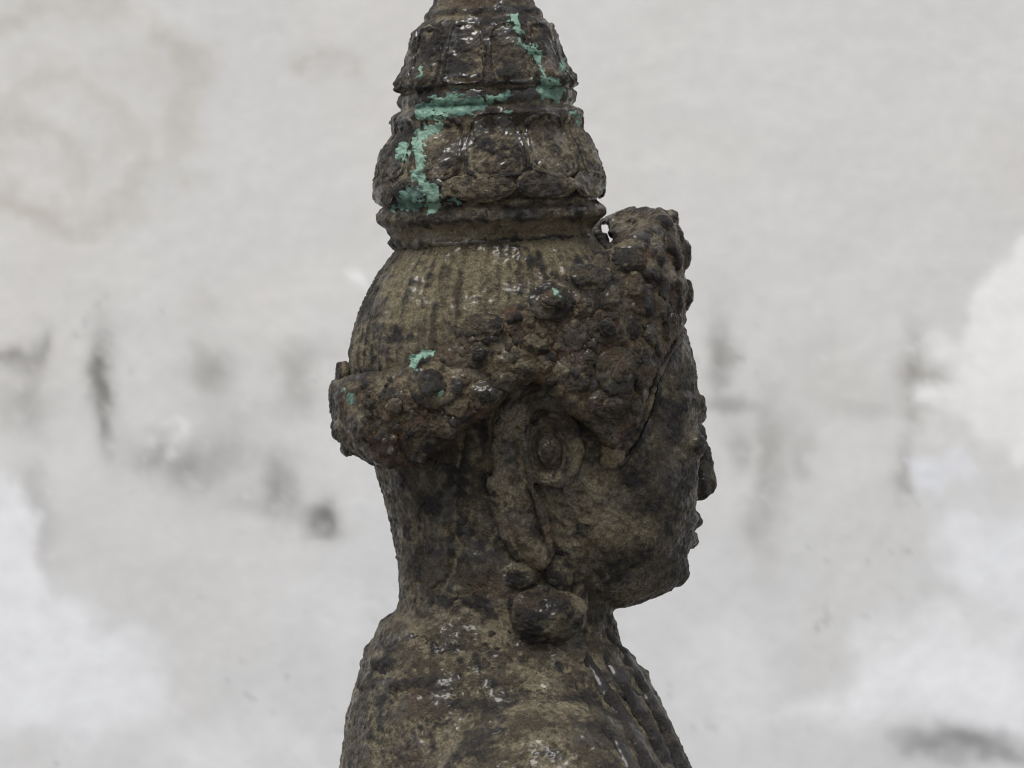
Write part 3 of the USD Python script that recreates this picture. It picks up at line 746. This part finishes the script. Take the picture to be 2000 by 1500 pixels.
def head_sdf(p):
    return np.minimum(body_sdf(p), diadem_sdf(p))
tube('diadem_rim', [(1336, 652), (1302, 694), (1281, 735), (1270, 770), (1256, 815), (1238, 852), (1206, 888)], [7, 7, 8, 8, 8, 7, 6], M_DIADEM, diadem, head_sdf, 1.0, 0.85, 0.1, 0.1, 700, store=DIADEM)
tube('diadem_rim', [(1322, 668), (1292, 722), (1280, 790), (1262, 838), (1222, 895), (1190, 915)], [4, 5, 5, 6, 6, 5], M_DIADEM, diadem, head_sdf, 1.0, 0.3, 0.6, 0.1, 705)
rng = np.random.default_rng(7)
gp = np.stack([rng.uniform(700, 1290, 900), rng.uniform(480, 880, 900)], 1)
gk = (gp[:, 1] > TOP(gp[:, 0]) + 24) & (gp[:, 1] < LOW(gp[:, 0]) - 16)
gp = gp[gk][:190]
gh = march(diadem_sdf, gp); gg = grad(diadem_sdf, gh, 14.0)
ico = trimesh.creation.icosphere(2, 1.0)
gvs, gfs = [], []
for i in range(len(gp)):
    rr = rng.uniform(5, 11)
    q = np.array(ico.vertices) * rr * rng.uniform(0.75, 1.2, 3)
    q = q * (1 + (fbm(q / 9 + i, 2, 5) - 0.5) * 0.7)[:, None]
    gvs.append(gh[i] + gg[i] * rng.uniform(-4, 2) + q); gfs.append(np.array(ico.faces) + i * len(q))
gv_, gf_ = np.vstack(gvs), np.vstack(gfs)
tag(obj('diadem_granulation', gv_, gf_, M_DIADEM, diadem, np.clip(tones(gv_, gf_, 0.55, 0.2, 0.45, 66), 0, 1)), kind='stuff')
hp = march(head_sdf, [(1196, 884)])
hg = grad(head_sdf, hp, 14.0)
for k, (c, nn) in enumerate([(hp[0], hg[0]), (mirror(hp[0]), mirror(hg[0]))]):
    blob('diadem_pendant', c, nn, (0, 0, 1), 24, 27, 16, M_DIADEM, diadem, 0.7, 0.15, 0.05, 720 + k, 4, ring=True, store=DIADEM if k == 0 else None, label='small ochre rosette hanging at the lower tip of the diadem')

# ---- ears
ear_pts = [(1098, 800), (1078, 776), (1045, 764), (1012, 785), (996, 830), (992, 880), (998, 930), (1010, 985), (1030, 1045), (1052, 1085)]
ear_r = [16, 24, 28, 31, 33, 34, 32, 29, 27, 25]
ep = march(body_sdf, ear_pts)
en = grad(body_sdf, ep, 12.0)
inner_pts = march(body_sdf, [(1036, 835), (1037, 900), (1040, 945), (1058, 985), (1072, 1030), (1080, 1078)])
tr_pts = march(body_sdf, [(1098, 800), (1124, 835), (1134, 880), (1122, 925), (1094, 948), (1064, 935)])
strand = march(body_sdf, [(962, 940), (972, 990), (990, 1045), (1012, 1088)])
en_s = grad(body_sdf, strand, 12.0)
con = march(body_sdf, [(1077, 880)])[0]
cn = grad(body_sdf, con[None], 20.0)[0]
def ear_sdf(p):
    q = p.copy(); q[..., 1] = -np.abs(q[..., 1])
    e = ear_pts
    d = chain(q, ep + en * 6, ear_r, 8)
    w = (q - con) @ cn
    d = smax(d, w - 36, 9)
    d = smin(d, chain(q, tr_pts + cn * 2, [11, 9, 8, 7, 7, 7], 6), 8)
    d = smax(d, -chain(q, inner_pts - np.array([9, 0, 0]) + cn * 30, [6, 10, 10, 9, 8, 6], 4), 3)
    d = smin(d, chain(q, inner_pts + np.array([4, 0, 0]) + cn * 26, [4, 6, 6, 7, 8, 8], 4), 3)
    d = smin(d, ell(q, con + cn * 6, (49, 32, 70)), 5)
    d = smax(d, -ell(q, con + cn * 30, (38, 34, 57)), 3)
    d = smin(d, chain(q, strand + en_s * 2, [11, 13, 12, 9], 5), 3)
    return d
lo = np.array([ep[:, 0].min() - 90, ep[:, 1].min() - 70, ep[:, 2].min() - 60]); hi = np.array([ep[:, 0].max() + 120, ep[:, 1].max() + 60, ep[:, 2].max() + 60])
v, f = surface_net(ear_sdf, lo, hi, 3.0)
v = neigh_mean(v, f, 1)
v = crust(v, f, 1.4, 2.5, 81, 10.0)
tn = tones(v, f, 0.5, 0.24, 0.28, 81, 1.3)
EAR = [(v, f)]
ear = obj('ear', v, f, M_BODY, statue, np.clip(tn, 0, 1))
ear_far = obj('ear', mirror(v), f[:, ::-1], M_BODY, statue, np.clip(tn, 0, 1))
blob('ear_rosette', con + cn * 6, cn, (0, 0, 1), 23, 33, 20, M_BODY, ear, 0.5, 0.25, 0.35, 831, 4, ring=True, store=EAR)
blob('ear_rosette', mirror(con + cn * 12), mirror(cn), (0, 0, 1), 24, 33, 15, M_BODY, ear_far, 0.5, 0.25, 0.35, 832, 3, ring=True)

# ---- earrings resting on the shoulders
def ear_body(p):
    return np.minimum(body_sdf(p), ear_sdf(p))
ER = [(1020, 1122, 32, 30, 22, .35, .15, .45), (1088, 1120, 34, 36, 26, .45, .15, .4), (1062, 1200, 70, 52, 46, .55, .3, .25), (1128, 1175, 22, 62, 20, .3, .1, .5), (1022, 1182, 30, 26, 34, .5, .3, .35), (1092, 1172, 28, 24, 36, .5, .35, .3), (1056, 1156, 26, 18, 34, .3, .4, .5)]
eh = march(body_sdf, [(b[0], b[1]) for b in ER])
eg = grad(body_sdf, eh, 20.0)
b = ER[2]
earring = blob('earring', eh[2] + eg[2] * 4, (eg[2][0] * .4, eg[2][1], -0.1), (0, 0, 1), b[2], b[3], b[4], M_BODY, statue, b[7], b[5], b[6], 850, 5, store=EAR)
earring_far = blob('earring', mirror(eh[2] + eg[2] * 4), mirror(eg[2]), (0, 0, 1), b[2], b[3], b[4], M_BODY, statue, b[7], b[5], b[6], 851, 4)
for i, b in enumerate(ER):
    if i != 2:
        blob('earring_bead', eh[i] - eg[i] * 4, eg[i], (0, 0, 1), b[2], b[3], b[4], M_BODY, earring, b[7], b[5], b[6], 860 + i, 4, store=EAR)
        blob('earring_bead', mirror(eh[i] + eg[i] * 2), mirror(eg[i]), (0, 0, 1), b[2], b[3], b[4], M_BODY, earring_far, b[7], b[5], b[6], 870 + i, 3)

# ---- collar and scarf
def collar_sdf(p):
    q = p.copy(); q[..., 1] = -np.abs(q[..., 1])
    ax, ay = near_px(q[..., 0], q[..., 1], q[..., 2])
    d = smin(smin(torso(q), neck(q), 26), ell(q, V(1060, 1620, -320), (245, 235, 232)), 30) - 6
    lower = 1372 + 26 * np.sin((ax - 700) / 600 * math.pi) 
    return smax(d, np.maximum(ay - lower, 1225 - ay) * 0.35, 34)
v, f = surface_net(collar_sdf, (-400, -560, -740), (420, 560, -420), 4.0)
v = neigh_mean(v, f, 1)
ax_, ay_ = near_px(v[:, 0], v[:, 1], v[:, 2])
n = normals(v, f)
ripple = np.sin((ay_ - 1236) / 7.0 + 2.5 * fbm(v / 60, 2, 91) + (ax_ - 1000) / 160) * 3.0 + (noise(np.stack([ax_ / 16, ay_ / 30, ax_ * 0], -1), 92) - 0.5) * 8
v = v + n * ripple[:, None]
v = crust(v, f, 2.0, 3.0, 93, 12.0)
tn = tones(v, f, 0.42, 0.36, 0.12, 93, 1.2)
collar = obj('collar', v, f, M_BODY, statue, np.clip(tn, 0, 1))
def drape_sdf(p):
    return np.minimum(body_sdf(p), collar_sdf(p))
for i, (pts, r) in enumerate([([(1178, 1226), (1206, 1262), (1240, 1315), (1278, 1385), (1308, 1450), (1334, 1520), (1356, 1600)], [10, 16, 20, 23, 24, 24, 22]),
                              ([(1160, 1240), (1196, 1300), (1240, 1375), (1278, 1445), (1306, 1520), (1330, 1600)], [10, 17, 22, 25, 25, 24]),
                              ([(1140, 1270), (1180, 1345), (1226, 1420), (1262, 1490), (1290, 1580)], [9, 16, 21, 23, 23]),
                              ([(1120, 1320), (1160, 1385), (1206, 1450), (1244, 1530), (1262, 1600)], [8, 13, 17, 19, 18])]):
    tube('scarf_fold', pts, r, M_BODY, statue, drape_sdf, -2.0, (0.3, 0.38)[i % 2], 0.42, 0.1, 900 + i, flat=0.7)

# ---- verdigris: crusts of green corrosion lying on the crown and the band
allm = CROWN + DIADEM + [HAIR, BODY]
off, vs, fs = 0, [], []
for vv, ff in allm:
    vs.append(to_view(vv)); fs.append(ff + off); off += len(vv)
tm = trimesh.Trimesh(np.vstack(vs), np.vstack(fs), process=False)
from trimesh.ray.ray_pyembree import RayMeshIntersector
RAY = RayMeshIntersector(tm)
FN = tm.face_normals
def verdigris(circles, seed, parent, strength=0.5, step=1.7, lift=2.4):
    c = np.array(circles, float)
    c[:, 2] = c[:, 2] * 1.12 + 1.0
    pad = 8
    x0, y0, x1, y1 = (c[:, 0] - c[:, 2]).min() - pad, (c[:, 1] - c[:, 2]).min() - pad, (c[:, 0] + c[:, 2]).max() + pad, (c[:, 1] + c[:, 2]).max() + pad
    gx, gy = np.meshgrid(np.arange(x0, x1, step), np.arange(y0, y1, step))
    h, w = gx.shape
    jx = gx + (fbm(np.stack([gx / 11, gy / 11, gx * 0 + seed], -1), 3, seed) - 0.5) * 14
    jy = gy + (fbm(np.stack([gx / 11, gy / 11, gx * 0 + seed + 9], -1), 3, seed + 1) - 0.5) * 14
    m = np.full(gx.shape, -1e9)
    for i in range(len(c)):
        j = i + 1 if i + 1 < len(c) and np.hypot(*(c[i + 1, :2] - c[i, :2])) < 34 else i
        ab = c[j, :2] - c[i, :2]
        t = clamp01(((jx - c[i, 0]) * ab[0] + (jy - c[i, 1]) * ab[1]) / max(ab @ ab, 1e-6))
        m = np.maximum(m, c[i, 2] + (c[j, 2] - c[i, 2]) * t - np.hypot(jx - c[i, 0] - ab[0] * t, jy - c[i, 1] - ab[1] * t))
    m = m + (noise(np.stack([gx / 5, gy / 5, gx * 0], -1), seed + 4) - 0.5) * 11
    dv = np.stack([gx.ravel() - 1000, np.full(gx.size, DIST), 750 - gy.ravel()], 1)
    dv /= np.linalg.norm(dv, axis=1, keepdims=True)
    loc, ir, it = RAY.intersects_location(np.tile(CAMP, (len(dv), 1)), dv, multiple_hits=False)
    dep = np.full(gx.size, np.nan)
    dep[ir] = np.linalg.norm(loc - CAMP, axis=1)
    nn = np.zeros((gx.size, 3)); nn[ir] = FN[it]
    ok = ~np.isnan(dep)
    dep2 = np.where(ok, dep, np.nanmax(dep) if ok.any() else DIST)
    dep2 = gaussian_filter(dep2.reshape(h, w), 0.7).ravel()
    p = CAMP + dv * dep2[:, None]
    nb = np.stack([gaussian_filter(nn[:, k].reshape(h, w), 1.5).ravel() for k in range(3)], 1)
    nb /= np.maximum(np.linalg.norm(nb, axis=1, keepdims=True), 1e-6)
    thick = (smooth01(m.ravel(), -1.5, 4) * lift + (fbm(p / 7.0, 3, seed) - 0.5) * 5.0 * smooth01(m.ravel(), 0, 4)) - 1.2
    p = p + nb * thick[:, None]
    f = tube_grid(h, w, False)[:, ::-1]
    keep = (m.ravel()[f] > -2).all(1) & ok[f].all(1)
    dd = dep2[f]
    keep &= (dd.max(1) - dd.min(1)) < 26
    f = f[keep]
    if not len(f):
        return
    used, inv = np.unique(f, return_inverse=True)
    f = inv.reshape(-1, 3)
    q = p[used]
    fn = np.cross(q[f[:, 1]] - q[f[:, 0]], q[f[:, 2]] - q[f[:, 0]]).sum(0)
    if fn[1] > 0:
        f = f[:, ::-1]
    t = strength + smooth01(m.ravel()[used], 0, 6) * 0.4
    t = t + (fbm(q / 13.0, 4, seed + 2) - 0.5) * 1.5
    obj('verdigris_patch', to_stat(q), f, M_GREEN, parent, np.stack([t] * 3, 1), 'crust of pale green corrosion')
GREEN = [([(1003, 30, 6), (1010, 46, 7), (1016, 64, 5)], .8), ([(990, 44, 4), (995, 50, 3)], .6), ([(1014, 80, 5), (1024, 90, 5), (1035, 98, 6), (1046, 110, 6), (1053, 120, 4)], .75), ([(1040, 90, 4), (1050, 102, 5), (1056, 112, 4)], .6),
         ([(1057, 138, 5), (1060, 152, 6), (1064, 160, 5)], .8), ([(1074, 175, 21), (1084, 182, 16)], .7), ([(1098, 118, 6), (1101, 134, 6)], .6),
         ([(826, 216, 15), (845, 212, 19), (866, 209, 22), (890, 206, 22), (915, 204, 19), (938, 202, 12)], .35), ([(822, 222, 10), (845, 224, 8), (868, 222, 5), (905, 218, 4)], .9), ([(958, 194, 7), (978, 190, 7), (998, 184, 6)], .45), ([(989, 218, 4), (1000, 220, 4)], .7),
         ([(858, 247, 7), (842, 251, 9), (826, 263, 9), (815, 284, 10), (819, 304, 11), (822, 324, 10), (812, 348, 9), (826, 362, 9), (844, 374, 14), (850, 392, 13), (842, 408, 10)], .85),
         ([(787, 298, 14)], .75), ([(805, 388, 24), (790, 392, 18)], .1), ([(766, 408, 5), (780, 402, 5), (800, 405, 4), (815, 402, 4)], .55), ([(880, 395, 4), (890, 390, 4), (900, 398, 3)], .4),
         ([(1120, 222, 4), (1127, 232, 5), (1130, 240, 3)], .7), ([(805, 714, 7), (812, 700, 8), (826, 692, 8), (840, 688, 6)], .65), ([(857, 771, 6), (862, 768, 4)], .75), ([(685, 776, 6), (684, 785, 4)], .45), ([(668, 764, 4)], .6),
         ([(1086, 572, 5), (1092, 575, 3)], .7), ([(820, 139, 5), (818, 147, 3)], .75), ([(885, 174, 4), (890, 178, 3)], .4)]
for i, (c, s) in enumerate(GREEN):
    verdigris(c, 1000 + 7 * i, diadem if c[0][1] > 480 else crown, s)
